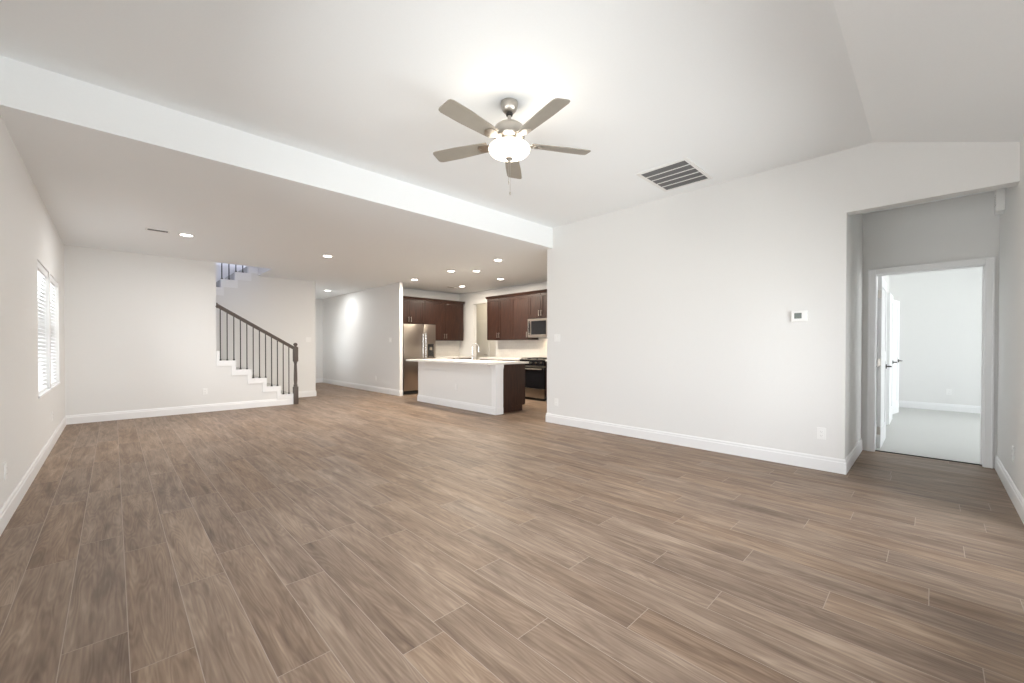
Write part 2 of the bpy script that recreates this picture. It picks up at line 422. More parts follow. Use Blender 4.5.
# ------------------------------------------------------------------ windows, seen and added
def window(name, axis, plane_out, a0, a1, z0, z1, sash=True):
    """white vinyl single-hung window set at the outer side of the wall; axis = wall's running direction"""
    root = tag(empty(name), kind='structure')
    def B(mb, u0, u1, d0, d1, w0, w1):
        if axis == 'y': mb.box(plane_out + d0, plane_out + d1, u0, u1, w0, w1, 0.003)
        else: mb.box(u0, u1, plane_out + d0, plane_out + d1, w0, w1, 0.003)
    f = 0.045; mb = MB()
    B(mb, a0, a0 + f, 0, .06, z0, z1); B(mb, a1 - f, a1, 0, .06, z0, z1); B(mb, a0 + f, a1 - f, 0, .06, z0, z0 + f); B(mb, a0 + f, a1 - f, 0, .06, z1 - f, z1)
    mb.build('frame', M['trim'], root)
    zm = (z0 + z1) / 2; mb = MB(); B(mb, a0 + f, a1 - f, .01, .055, zm - .022, zm + .022); mb.build('meeting_rail', M['trim'], root)
    for za, zb in ((z0 + f, zm - .022), (zm + .022, z1 - f)):
        mb = MB(); B2 = mb
        if axis == 'y': mb.box(plane_out + .028, plane_out + .032, a0 + f, a1 - f, za, zb)
        else: mb.box(a0 + f, a1 - f, plane_out + .028, plane_out + .032, za, zb)
        mb.build('pane', M['glass'], root)
    return root
for i, (a, b_, z0, z1) in enumerate(WIN):
    window('window_%d' % (i + 1), 'y', XL - .155, a, b_, z0, z1)
    struct('window_%d_sill' % (i + 1), MB().box(XL - .11, XL + .012, a - .02, b_ + .02, z0 - .018, z0 + .004, .004), M['trim'])
for i, (a, b_, z0, z1) in enumerate(RW_ADDED): window('window_%d' % (i + 3), 'x', YR - .155, a, b_, z0, z1)
for i, (a, b_) in enumerate(((6.9, 8.5), (9.0, 10.6))): window('window_%d' % (i + 6), 'x', -3.31, a, b_, .4, 2.35)  # unseen bedroom windows, added to brighten that room

# blinds in the left wall windows
for i, (a, b_, z0, z1) in enumerate(WIN):
    t = empty('window_blind', (XL - .045, (a + b_) / 2, z0)); hw = (b_ - a) / 2 - .012; hh = z1 - z0
    tag(t, ['white slatted blind in the nearer of the twin windows, left wall', 'white slatted blind in the farther twin window, beside the room corner'][i], 'blind', 'blinds in the twin windows')
    MB().box(-.03, .035, -hw, hw, hh - .065, hh - .003, .004).build('headrail', M['blind'], t)
    mb = MB(); n = 30
    for k in range(n):
        z = .05 + (hh - .12) * k / (n - 1); ang = R(-22); dx, dz = .024 * math.cos(ang), .024 * math.sin(ang)
        mb.prism([(-dx, z - dz - .0014), (dx, z + dz - .0014), (dx, z + dz + .0014), (-dx, z - dz + .0014)], 'y', -hw, hw)
    mb.build('slats', M['blind'], t)
    MB().box(-.025, .025, -hw, hw, .008, .03, .003).build('bottom_rail', M['blind'], t)
    for s in (-1, 1): MB().box(.026, .028, s * hw * .7 - .002, s * hw * .7 + .002, .02, hh - .06).build('ladder_cord', M['blind'], t)

window('window_10', 'y', 3.348, *FW_ADDED)
# portals help the sky light find its way in
def portal(axis, plane, a0, a1, z0, z1, direction):
    l = bpy.data.lights.new('daylight_portal', 'AREA'); l.shape = 'RECTANGLE'; l.size = a1 - a0; l.size_y = z1 - z0; l.cycles.is_portal = True
    o = bpy.data.objects.new('daylight_portal', l); C.objects.link(o)
    c = (plane, (a0 + a1) / 2, (z0 + z1) / 2) if axis == 'y' else ((a0 + a1) / 2, plane, (z0 + z1) / 2)
    o.location = c; o.rotation_euler = Vector(direction).to_track_quat('-Z', 'Y').to_euler()
for i, (a, b_, z0, z1) in enumerate(LW_ADDED): window('window_%d' % (i + 8), 'y', XL - .155, a, b_, z0, z1)
for a, b_, z0, z1 in WIN + LW_ADDED: portal('y', XL - .17, a, b_, z0, z1, (1, 0, 0))
portal('y', 3.33, *FW_ADDED, (1, 0, 0))
for a, b_, z0, z1 in RW_ADDED: portal('x', YR - .17, a, b_, z0, z1, (0, 1, 0))
for a, b_ in ((6.9, 8.5), (9.0, 10.6)): portal('x', -3.33, a, b_, .4, 2.35, (0, 1, 0))

# ------------------------------------------------------------------ door casing, jamb and leaves
def casing(name, xp, sgn, y0, y1, zt, cw=.062, ct=.018):
    mb = MB()
    xa, xb = xp, xp + sgn * ct
    mb.box(xa, xb, y0 - cw, y0, 0, zt + cw, .004); mb.box(xa, xb, y1, y1 + cw, 0, zt + cw, .004); mb.box(xa, xb, y0, y1, zt, zt + cw, .004)
    mb.box(xa, xb + sgn * .006, y0 - cw, y0 - cw + .015, 0, zt + cw, .003); mb.box(xa, xb + sgn * .006, y1 + cw - .015, y1 + cw, 0, zt + cw, .003)
    mb.box(xa, xb + sgn * .006, y0 - cw, y1 + cw, zt + cw - .015, zt + cw, .003)
    return struct(name, mb, M['trim'])
casing('trim_1', XD, -1, DJ0 + .012, DJ1 - .012, DZ - .012)
mb = MB(); mb.box(XD - .002, XD + T + .002, DJ1 - .018, DJ1, 0, DZ); mb.box(XD - .002, XD + T + .002, DJ0, DJ0 + .018, 0, DZ); mb.box(XD - .002, XD + T + .002, DJ0, DJ1, DZ - .018, DZ)
mb.box(XD + .05, XD + .075, DJ0 + .018, DJ0 + .03, 0, DZ - .018); mb.box(XD + .05, XD + .075, DJ0 + .018, DJ1 - .018, DZ - .03, DZ - .018)
struct('trim_2', mb, M['trim'])
struct('trim_3', MB().box(6.290, 6.312, DJ0 + .018, DJ1 - .018, 0, .011, .002), M['iron'])

def door_leaf(name, hinge, ang, width, lever_sides=(1, -1), hinges=True):
    root = tag(empty(name, hinge, ang), kind='structure')
    t = .035; z0, z1 = .012, 2.03
    mb = MB()
    st = .11
    mb.box(0, st, 0, t, z0, z1); mb.box(width - st, width, 0, t, z0, z1)
    mb.box(st, width - st, 0, t, z0, z0 + .22); mb.box(st, width - st, 0, t, z1 - .12, z1); mb.box(st, width - st, 0, t, 1.02, 1.14)
    mb.box(st, width - st, .008, t - .008, z0 + .22, 1.02); mb.box(st, width - st, .008, t - .008, 1.14, z1 - .12)
    mb.build('leaf', M['door'], root)
    for s in lever_sides:
        y = t if s > 0 else 0
        h = MB(); h.tube([(width - .07, y, .95), (width - .07, y + s * .05, .95), ], .009); h.tube([(width - .07, y + s * .05, .95), (width - .18, y + s * .05, .953)], .008)
        h.tube([(width - .07, y, .95), (width - .07, y + s * .008, .95)], .028, 20)
        h.build('handle', M['iron'], root, True)
    if hinges:
        for z in (.22, 1.02, 1.82):
            MB().box(-.012, .001, .002, t - .002, z - .045, z + .045, .002).build('hinge', M['nickel'], root)
    return root
door_leaf('door_1', (6.42, .408, 0), 0.0, .80)
door_leaf('door_2', (8.45, .441, 0), 0.0, .76, (-1,), False)
door_leaf('door_3', (9.47, .525, 0), math.atan2(-.069, .431), .76, (-1,), False)
# pantry-side door, white paint turned cream by the added warm lamp
root = tag(empty('door_4', (8.385, 10.45, 0), R(-90)), kind='structure')
mb = MB(); mb.box(0, .11, 0, .03, .01, 2.04); mb.box(.70, .81, 0, .03, .01, 2.04)
for a, c in ((.01, .22), (.95, 1.07), (1.92, 2.04)): mb.box(.11, .70, 0, .03, a, c)
mb.box(.11, .70, .01, .03, .22, .95); mb.box(.11, .70, .01, .03, 1.07, 1.92)
o = mb.build('leaf', M['door'], root); root.rotation_euler = (0, 0, R(-90)); root.location = (8.385, 10.45, 0)
h = MB(); h.tube([(.74, 0, .95), (.74, -.05, .95)], .009); h.tube([(.74, -.05, .95), (.64, -.05, .95)], .008); h.build('handle', M['nickel'], root, True)

# ------------------------------------------------------------------ staircase
st = tag(empty('staircase', (NX[0], YB + .6, 0)), 'lower stair flight with white stepped skirt along the back wall', 'staircase')
st2 = tag(empty('staircase', (1.6, YS + .6, 1.65)), 'upper stair flight with white stepped skirt seen through the ceiling opening', 'staircase')
def SP(mb, name, m, parent=None, smooth=False):
    o = mb.build(name, m, parent or st, smooth)
    for v in o.data.vertices: v.co -= (parent or st).location
    return o
# lower flight: skirt
def skirt(xs, zs, n, y0, y1, drop, first0, extend=0.0):
    up = []; lo = []
    for i in range(n):
        up += [(xs[i], zs[i]), (xs[i + 1], zs[i])]
    for i in range(n - 1, -1, -1):
        lo += [(xs[i + 1] + extend, zs[i] - drop), (xs[i] + extend, zs[i] - drop)]
    return up + lo
dr = 0.178
up = []
for i in range(5): up += [(NX[i], TZ[i] + .004), (NX[i + 1], TZ[i] + .004)]
up += [(NX[5], TZ[5] + .004), (1.3585, TZ[5] + .004), (1.3585, TZ[4] - .10)]
for i in range(4, 0, -1): up += [(NX[i] - .07, TZ[i] - .10), (NX[i] - .07, TZ[i] - .10 - dr)]
up = up[:-1] + [(NX[1] - .07, 0.136), (NX[0], .0)] if False else up
pts = [(NX[0], 0.0)] + [p for p in up] + [(NX[1] - .07, BH - .01), (NX[1] - .07, BH - .012), (2.60, BH - .012), (2.60, 0)]
# clean duplicate neighbours
cl_ = []
for p in pts:
    if not cl_ or (abs(p[0] - cl_[-1][0]) + abs(p[1] - cl_[-1][1])) > 1e-4: cl_.append(p)
SP(MB().prism(cl_, 'y', YB - .016, YB - .0005), 'skirt_board', M['trim'])
# treads and risers (carpeted) behind the skirt wall
for i in range(8):
    x1 = NX[0] - .255 * i; z = TZ[i]
    mb = MB(); mb.box(x1 - .255, x1 - .0, YB + T + .001, YS - .001, max(0, z - .178), z - .002)
    if i == 0: pass
    SP(mb, 'tread', M['carpet'])
SP(MB().box(NX[0] + .0005, NX[0] + .014, YB - .016, YS - .001, 0.001, TZ[0] + .003), 'riser_board', M['trim'])
SP(MB().box(XL + .001, .610, YB + T + .001, 11.39, 1.5, 1.639), 'landing', M['carpet'])
for i in range(1, 8):
    x0 = UX[i]; z = UZ[i]
    SP(MB().box(x0, min(x0 + .247, HX - .002), YS + T + .001, 11.39, z - .178 - (0.1 if i > 1 else 0), z - .002), 'tread', M['carpet'], st2)
# upper flight skirt with closing edge at the stair well
pu = []
for i in range(2, 8):
    pu += [(UX[i], UZ[i] + .004), (UX[i + 1] if i < 7 else HX - .014, UZ[i] + .004)]
pl = []
for i in range(7, 1, -1):
    pl += [(UX[i + 1] + .05 if i < 7 else HX - .014, UZ[i] - .16), (UX[i] + .05, UZ[i] - .16)]
pl[-1] = (UX[2], UZ[2] - .16)
SP(MB().prism(pu + pl, 'y', YS - .016, YS - .0005), 'skirt_board', M['trim'], st2)
struct('trim_4', MB().box(HX - .012, HX + .0, YB, YS - .018, H1 - .004, 3.06), M['trim'])

# lower balustrade
rl = tag(empty('stair_railing', (2.69, YB - .01, 0)), 'dark wood handrail with newel post and thin metal balusters on lower stairs', 'railing')
def RP(mb, name, m, par=None, smooth=False):
    o = mb.build(name, m, par or rl, smooth)
    for v in o.data.vertices: v.co -= rl.location
    return o
YP = YB - .005
nx_, ny_ = 2.700, YP
mb = MB(); w_ = .044
def sq(mb, z0, z1, a, bev=.006): mb.box(nx_ - a, nx_ + a, ny_ - a, ny_ + a, z0, z1, bev)
sq(mb, 0, .36, w_); sq(mb, .88, 1.185, w_, .012)
mb.lathe([(.040, .36), (.034, .375), (.042, .39), (.030, .41), (.035, .50), (.034, .60), (.028, .80), (.025, .835), (.036, .85), (.030, .865), (.042, .88)], nx_, ny_, 24)
mb.lathe([(.035, 1.183), (.022, 1.192), (.022, 1.203), (.034, 1.212), (.041, 1.232), (.036, 1.252), (.018, 1.266), (.002, 1.27)], nx_, ny_, 24)
nw = RP(mb, 'newel_post', M['rail'], smooth=True)
ra, rb = Vector((1.36, YP, 1.955)), Vector((2.66, YP, 1.165))
def rail_mb(a, b_, wd=.03, ht=.032):
    mb = MB(); d = (b_ - a).normalized(); n = Vector((-d.z, 0, d.x)) if d.x else Vector((0, 0, 1))
    if n.z < 0: n = -n
    s = Vector((0, 1, 0)); prf = [(-wd * .62, -ht), (wd * .62, -ht), (wd * .7, -ht * .3), (wd, ht * .1), (wd * .9, ht * .6), (wd * .4, ht), (-wd * .4, ht), (-wd * .9, ht * .6), (-wd, ht * .1), (-wd * .7, -ht * .3)]
    r1 = [mb.bm.verts.new(a + s * u + n * v) for u, v in prf]; r2 = [mb.bm.verts.new(b_ + s * u + n * v) for u, v in prf]
    mb.bm.faces.new(r1); mb.bm.faces.new(r2[::-1])
    for i in range(len(prf)): mb.bm.faces.new((r1[i], r2[i], r2[(i + 1) % len(prf)], r1[(i + 1) % len(prf)]))
    bmesh.ops.recalc_face_normals(mb.bm, faces=mb.bm.faces); return mb
RP(rail_mb(ra, rb), 'handrail', M['rail'])
RP(MB().lathe([(.05, 0), (.05, .012), (.036, .02), (.02, .02)], 0, 0, 20), 'rosette', M['rail'])
o = [c for c in rl.children if c.name.startswith('rosette')][0]
for v in o.data.vertices:
    p = v.co + rl.location; v.co = Vector((1.36 + p.z, YP + p.x, 1.95 + p.y)) - rl.location
def zr(x): t = (x - ra.x) / (rb.x - ra.x); return ra.z + t * (rb.z - ra.z) - .03
bxs = [1.418 + .1052 * i for i in range(12)]
for x in bxs:
    k = max(i for i in range(6) if x <= NX[i]) if x <= NX[0] else 0
    zb = TZ[k] + .004
    mb = MB(); mb.box(x - .008, x + .008, YP - .008, YP + .008, zb, zr(x), .0015)
    mb.box(x - .016, x + .016, YP - .016, YP + .016, zb, zb + .022, .004)
    RP(mb, 'baluster', M['iron'])
# upper balustrade
ru = tag(empty('stair_railing', (1.6, YS - .03, 2.6)), 'dark balusters of upper flight glimpsed through the opening in the ceiling', 'railing')
YU = YS + .03
for i in range(11):
    x = 1.13 + .1235 * i
    k = max(j for j in range(8) if x >= UX[j]); zb = UZ[k] + .004
    mb = MB(); zt_ = 3.50 + (x - 1.6) * .72
    mb.box(x - .009, x + .009, YU - .009, YU + .009, zb, zt_, .0015); mb.box(x - .018, x + .018, YU - .018, YU + .018, zb, zb + .024, .004)
    o = mb.build('baluster', M['iron'], ru)
    for v in o.data.vertices: v.co -= ru.location
o = rail_mb(Vector((.5, YU, 2.71)), Vector((2.55, YU, 2.71 + 2.05 * .72))).build('handrail', M['rail'], ru)
for v in o.data.vertices: v.co += Vector((0, 0, 0.0)) - ru.location

# ------------------------------------------------------------------ ceiling fan
FX, FY = 2.165, 2.253; ZB = 2.752
fan = tag(empty('ceiling_fan', (FX, FY, H2)), 'five-blade brushed nickel ceiling fan with a lit frosted bowl', 'ceiling fan')
def FP(mb, name, m, par=None, smooth=True, z=0):
    o = mb.build(name, m, par or fan, smooth)
    return o
D = ZB - H2
FP(MB().lathe([(.064, 0), (.067, -.012), (.063, -.035), (.052, -.062), (.036, -.078), (.030, -.080)]), 'canopy', M['nickel'])
FP(MB().lathe([(.0135, -.075), (.0135, -.165)]), 'downrod', M['nickel'])
FP(MB().lathe([(.024, -.078), (.027, -.088), (.024, -.1), (.014, -.102)]), 'rod_collar', M['iron'])
FP(MB().lathe([(.03, -.150), (.045, -.156), (.085, -.172), (.110, -.192), (.118, -.215), (.118, -.262), (.108, -.280), (.085, -.290), (.03, -.292)], seg=48), 'motor_housing', M['nickel'])
FP(MB().lathe([(.085, -.288), (.092, -.30), (.092, -.330), (.075, -.338), (.052, -.345), (.052, -.372), (.03, -.374)], seg=40), 'light_fitter', M['nickel'])
# glass bowl with thickness
pr = [(.146, -.335), (.155, -.342), (.158, -.354), (.154, -.370), (.138, -.388), (.108, -.402), (.070, -.410), (.030, -.413), (.012, -.4135)]
inn = [(r_ - .004, z_ + .005) for r_, z_ in pr[::-1]]
mb = MB().lathe(pr + [(.010, -.4085)] + inn[1:], seg=48, cap=False)
bowl = FP(mb, 'glass_bowl', M['bowl'])
FP(MB().lathe([(.004, -.408), (.026, -.418), (.028, -.426), (.018, -.434), (.010, -.447), (.004, -.454)], seg=20), 'finial', M['nickel'])
FP(MB().lathe([(.007, -.37), (.007, -.410)], seg=10), 'bowl_rod', M['nickel'])
for sx, zz in ((-.012, -.60), (.014, -.672)):
    pc = FP(MB().tube([(sx, sx * .4, -.435), (sx, sx * .4, zz)], .0016, 6), 'pull_chain', M['nickel'])
    FP(MB().lathe([(.002, zz + .004), (.0055, zz - .004), (.0065, zz - .016), (.003, zz - .024)], sx, sx * .4, 12), 'fob', M['nickel'], pc)
for k in range(5):
    a = 3.242 + k * 2 * math.pi / 5
    # blade in local coordinates along +x, pitched
    bm_ = MB(); outl = []
    r0, r1 = .175, .65; n = 10
    def wv(t): return .052 + .016 * min(1, t * 1.6)
    top = [(r0 + (r1 - r0 - .03) * i / n, wv(i / n)) for i in range(n + 1)]
    outl = [(x, y) for x, y in top] + [(r1 - .008, .060), (r1, .045), (r1, -.045), (r1 - .008, -.060)] + [(x, -y) for x, y in top[::-1]]
    va = [bm_.bm.verts.new((x, y, .003)) for x, y in outl]; vb = [bm_.bm.verts.new((x, y, -.003)) for x, y in outl]
    bm_.bm.faces.new(va); bm_.bm.faces.new(vb[::-1])
    for i in range(len(outl)): bm_.bm.faces.new((va[i], vb[i], vb[(i + 1) % len(outl)], va[(i + 1) % len(outl)]))
    bmesh.ops.recalc_face_normals(bm_.bm, faces=bm_.bm.faces)
    bl = bm_.build('blade', M['blade'], fan); bl.location = (0, 0, D); bl.rotation_euler = Matrix.Rotation(a, 3, 'Z').to_4x4().to_euler()
    bl.rotation_euler = (Matrix.Rotation(a, 3, 'Z') @ Matrix.Rotation(R(11), 3, 'X')).to_euler()
    ir = MB()
    ir.prism([(.085, -.018), (.15, -.014), (.175, -.036), (.235, -.040), (.262, -.012), (.262, .012), (.235, .040), (.175, .036), (.15, .014), (.085, .018)], 'z', -.010, -.004)
    for sx, sy in ((.2, .022), (.2, -.022), (.24, 0)): ir.lathe([(.006, -.013), (.006, -.009)], sx, sy, 10)
    io = ir.build('blade_iron', M['nickel'], bl, False)

# ------------------------------------------------------------------ recessed lamps and vents
LP = [(.733, 7.232, 'recessed ceiling light nearest the left wall, beside the small vent'),
      (2.628, 7.221, 'recessed ceiling light in front of the staircase, right of the vent one'),
      (4.26, 11.71, 'recessed ceiling light deep in the entry hall'),
      (4.99, 8.351, 'recessed ceiling light just off the hall wall corner by the fridge'),
      (4.958, 6.88, 'recessed ceiling light above island, left one of the middle pair'),
      (5.33, 6.512, 'recessed ceiling light above island, right one of the middle pair'),
      (4.923, 5.412, 'recessed ceiling light closest to the beam and kitchen wall end'),
      (6.355, 6.90, 'recessed ceiling light in front of the dark cabinets above the range wall'),
      (6.426, 8.439, 'recessed ceiling light near the kitchen back corner beside the small vent')]
proto = empty('recessed_light', (LP[0][0], LP[0][1], H1)); tag(proto, LP[0][2], 'ceiling light', 'recessed ceiling lights')
MB().lathe([(.068, .0), (.068, -.006), (.082, -.008), (.098, -.003), (.098, .0)], seg=32, cap=False).build('trim_ring', M['vent'], proto, True)
MB().lathe([(.001, -.004), (.069, -.004), (.069, -.001), (.001, -.001)], seg=32).build('lens', M['lamp'], proto)
for i, (x, y, lb) in enumerate(LP):
    o = proto if i == 0 else copy_tree(proto)
    o.location = (x, y, H1); o['label'] = lb
    l = bpy.data.lights.new('downlight', 'AREA'); l.shape = 'DISK'; l.size = .13; l.energy = DOWN_W * (.5 if i == 2 else 1.0 if i > 2 else .75); l.color = (1.0, .89, .74) if i > 2 else (1, 1, 1)
    lo = bpy.data.objects.new('downlight', l); C.objects.link(lo); lo.location = (x, y, H1 - .012)
l = bpy.data.lights.new('fan_bulb', 'POINT'); l.energy = FAN_W; l.shadow_soft_size = .045; l.color = (1, .84, .66)
lo = bpy.data.objects.new('fan_bulb', l); C.objects.link(lo); lo.location = (FX - .06, FY - .07, H2 - .352)
l = bpy.data.lights.new('fan_bulb', 'POINT'); l.energy = FAN_W; l.shadow_soft_size = .045; l.color = (1, .84, .66)
lo = bpy.data.objects.new('fan_bulb', l); C.objects.link(lo); lo.location = (FX + .09, FY + .02, H2 - .352)
l = bpy.data.lights.new('pantry_fill', 'POINT'); l.energy = 15; l.shadow_soft_size = .08; l.color = (1, .82, .58)  # unseen lamp added to warm and brighten the pantry
lo = bpy.data.objects.new('pantry_fill', l); C.objects.link(lo); lo.location = (7.9, 9.3, 2.62)
l = bpy.data.lights.new('stairwell_fill', 'AREA'); l.energy = 60; l.size = .4; l.color = (.80, .80, 1)  # unseen bluish lamp added to light the stair well
lo = bpy.data.objects.new('stairwell_fill', l); C.objects.link(lo); lo.location = (2.2, 11.0, 5.45)

# return-air grille
v = tag(empty('ceiling_vent', (4.37, 1.955, H2)), 'large white return-air grille with grey louvres, right of the fan', 'vent')
gx, gy, fr = .347, .272, .036
mb = MB(); mb.box(-gx, gx, -gy, -gy + fr, -.012, 0, .003); mb.box(-gx, gx, gy - fr, gy, -.012, 0, .003); mb.box(-gx, -gx + fr, -gy + fr, gy - fr, -.012, 0, .003); mb.box(gx - fr, gx, -gy + fr, gy - fr, -.012, 0, .003)
mb.build('frame', M['vent'], v)
MB().box(-gx + fr, gx - fr, -gy + fr, gy - fr, -.002, -.0005).build('filter', M['grille'], v)  # dark grey backing sheet behind the louvres
for k in range(1, 5):
    x = -gx + fr + (2 * gx - 2 * fr) * k / 5; MB().box(x - .007, x + .007, -gy + fr, gy - fr, -.012, -.002, .002).build('crossbar', M['vent'], v)
mb = MB(); n = 34
for k in range(n):
    y = -gy + fr + (2 * gy - 2 * fr) * (k + .5) / n; mb.prism([(y - .005, -.003), (y - .0035, -.003), (y + .004, -.010), (y + .0025, -.010)], 'x', -gx + fr, gx - fr)
mb.build('louvres', M['grille'], v)
def small_vent(loc, label, sx, sy):
    v = tag(empty('supply_vent', loc), label, 'vent', 'small ceiling supply vents')
    mb = MB(); f = .022
    mb.box(-sx, sx, -sy, -sy + f, -.01, 0, .003); mb.box(-sx, sx, sy - f, sy, -.01, 0, .003); mb.box(-sx, -sx + f, -sy + f, sy - f, -.01, 0, .003); mb.box(sx - f, sx, -sy + f, sy - f, -.01, 0, .003)
    mb.build('frame', M['vent'], v); MB().box(-sx + f, sx - f, -sy + f, sy - f, -.002, -.0005).build('shade_sheet', M['dark'], v)  # near-black sheet stands in for the shade inside the vent
    mb = MB(); n = 5
    for k in range(n):
        y = -sy + f + (2 * sy - 2 * f) * (k + .5) / n; mb.prism([(y - .007, -.003), (y - .005, -.003), (y + .006, -.009), (y + .004, -.009)], 'x', -sx + f, sx - f)
    mb.build('louvres', M['grille'], v)  # louvres coloured grey to deepen the dark slot
small_vent((.43, 7.19, H1), 'small white ceiling vent left of the leftmost recessed light', .125, .065)
small_vent((6.31, 8.75, H1), 'small white ceiling vent above the kitchen back corner', .125, .065)

# ------------------------------------------------------------------ wall plates
def plate_base(name, loc, rz, label, cat, group, wide=.07):
    t = tag(empty(name, loc, rz), label, cat, group)
    MB().box(-wide / 2, wide / 2, -.006, 0, -.057, .057, .0025).build('plate', M['plate'], t)
    return t
# local -y faces the room
def outlet(loc, rz, label):
    t = plate_base('wall_outlet', loc, rz, label, 'outlet', 'electric outlets')
    for z in (-.02, .02):
        mb = MB(); mb.box(-.017, .017, -.0085, -.006, z - .014, z + .014, .001); rc = mb.build('receptacle', M['plate'], t)
        mb = MB(); mb.box(-.008, -.005, -.0092, -.0085, z - .004, z + .006); mb.box(.005, .008, -.0092, -.0085, z - .004, z + .005); mb.box(-.002, .002, -.0092, -.0085, z - .011, z - .007); mb.build('slots', M['slot'], rc)
def switch(loc, rz, label, gang=1):
    wide = .07 + .046 * (gang - 1)
    t = plate_base('light_switch', loc, rz, label, 'light switch', 'light switches', wide)
    for g in range(gang):
        x = (g - (gang - 1) / 2) * .046; MB().box(x - .0165, x + .0165, -.010, -.006, -.033, .033, .0015).build('rocker', M['plate'], t)
RX, LX, BK = R(-90), R(90), 0.0      # facing -x, +x, -y
outlet((XM, .742, .358), RX, 'white outlet low on main wall beside the doorway nook')
outlet((XM, 4.075, .335), RX, 'white outlet low on main wall at its kitchen end')
switch((XM, 4.06, 1.335), RX, 'white double light switch on main wall at its kitchen end', 2)
outlet((XM, 10.2, .36), RX, 'white outlet low on the hall wall left of the fridge')
switch((XM, 9.42, 1.355), RX, 'white light switch on hall wall near its corner by the fridge', 2)
outlet((XL, 7.35, .36), LX, 'white outlet below the twin windows on the left wall')
outlet((XL, 4.39, .352), LX, 'white outlet on left wall at the photo edge, nearest the viewer')
outlet((1.185, YB, .374), BK, 'white outlet low on the back wall left of the stairs')
switch((3.31, YS, 1.355), BK, 'white light switch on the wall right of the newel post', 2)
outlet((5.1, YR, .36), R(180), 'white outlet low on the right wall of the doorway nook')
outlet((BX, -.235, .361), RX, 'white outlet on the far wall of the carpeted bedroom')

# thermostat
t = tag(empty('thermostat', (XM, .925, 1.51), RX), 'white thermostat with grey display on the main wall', 'thermostat')
MB().box(-.068, .068, -.024, 0, -.053, .053, .006).build('body', M['plate'], t)
MB().box(-.042, .020, -.0255, -.024, -.024, .032, .001).build('display', M['lcd'], t)
for z in (.02, -.012): MB().box(.036, .054, -.027, -.024, z - .009, z + .009, .002).build('button', M['plate'], t)
# door chime
t = tag(empty('door_chime', (5.87, YR, 2.56), R(180)), 'white door chime box high on the nook right wall', 'door chime')
MB().box(-.085, .085, -.055, 0, -.115, .115, .008).build('cover', M['plate'], t)
mb = MB()
for k in range(5): mb.box(-.05, .05, -.057, -.055, -.05 + k * .022, -.043 + k * .022)
mb.build('grille', M['slot'], t)

# ------------------------------------------------------------------ kitchen cabinets
def shaker(mb, w0, w1, z0, z1, th=.02, st=.062):
    """door lying in local xz plane, face toward -y at y=-th"""
    mb.box(w0, w0 + st, -th, 0, z0, z1, .0015); mb.box(w1 - st, w1, -th, 0, z0, z1, .0015)
    mb.box(w0 + st, w1 - st, -th, 0, z0, z0 + st, .0015); mb.box(w0 + st, w1 - st, -th, 0, z1 - st, z1, .0015)
    mb.box(w0 + st, w1 - st, -th + .010, 0, z0 + st, z1 - st)
    return mb
def bar(door, x, z, vert=True, ln=.13):
    mb = MB(); a = ln / 2
    if vert:
        mb.box(x - .007, x + .007, -.052, -.040, z - a, z + a, .003)
        for s in (-1, 1): mb.box(x - .005, x + .005, -.042, -.020, z + s * a * .75 - .005, z + s * a * .75 + .005)
    else:
        mb.box(x - a, x + a, -.052, -.040, z - .007, z + .007, .003)
        for s in (-1, 1): mb.box(x + s * a * .75 - .005, x + s * a * .75 + .005, -.042, -.020, z - .005, z + .005)
    mb.build('handle', M['nickel'], door)
def wall_cab(loc, rz, w_, z0, z1, depth, doors, label, crown=True, cl=False, cr_=False):
    """loc: front-left bottom corner of carcass on the floor plan (looking at its face)"""
    t = tag(empty('wall_cabinet', loc, rz), label, 'cabinet', 'dark wall cabinets')
    MB().box(0, w_, 0, depth - .002, z0, z1, .001).build('body', M['cab'], t)
    dw = w_ / doors; g = .004
    for k in range(doors):
        d = shaker(MB(), k * dw + g, (k + 1) * dw - g, z0 + .012, z1 - .012).build('door', M['cab'], t)
        hx = (k + 1) * dw - .035 if (doors == 2 and k == 0) or doors == 1 else k * dw + .035
        bar(d, hx, z0 + .12)
    if crown:
        a0 = -.03 if cl else 0; a1 = w_ + .03 if cr_ else w_
        MB().prism([(depth - .002, z1), (-.022, z1), (-.028, z1 + .02), (-.045, z1 + .045), (-.048, z1 + .06), (depth - .002, z1 + .06)], 'x', a0, a1).build('crown', M['cab'], t)
    return t
ZU = 2.425
wall_cab((5.032, YK - .34, 0), 0, .918, 1.775, ZU, .34, 2, 'dark two-door wall cabinet above the refrigerator')
wall_cab((5.95, YK - .34, 0), 0, 1.29, 1.36, ZU, .34, 2, 'dark two-door wall cabinet right of the refrigerator', cr_=True)
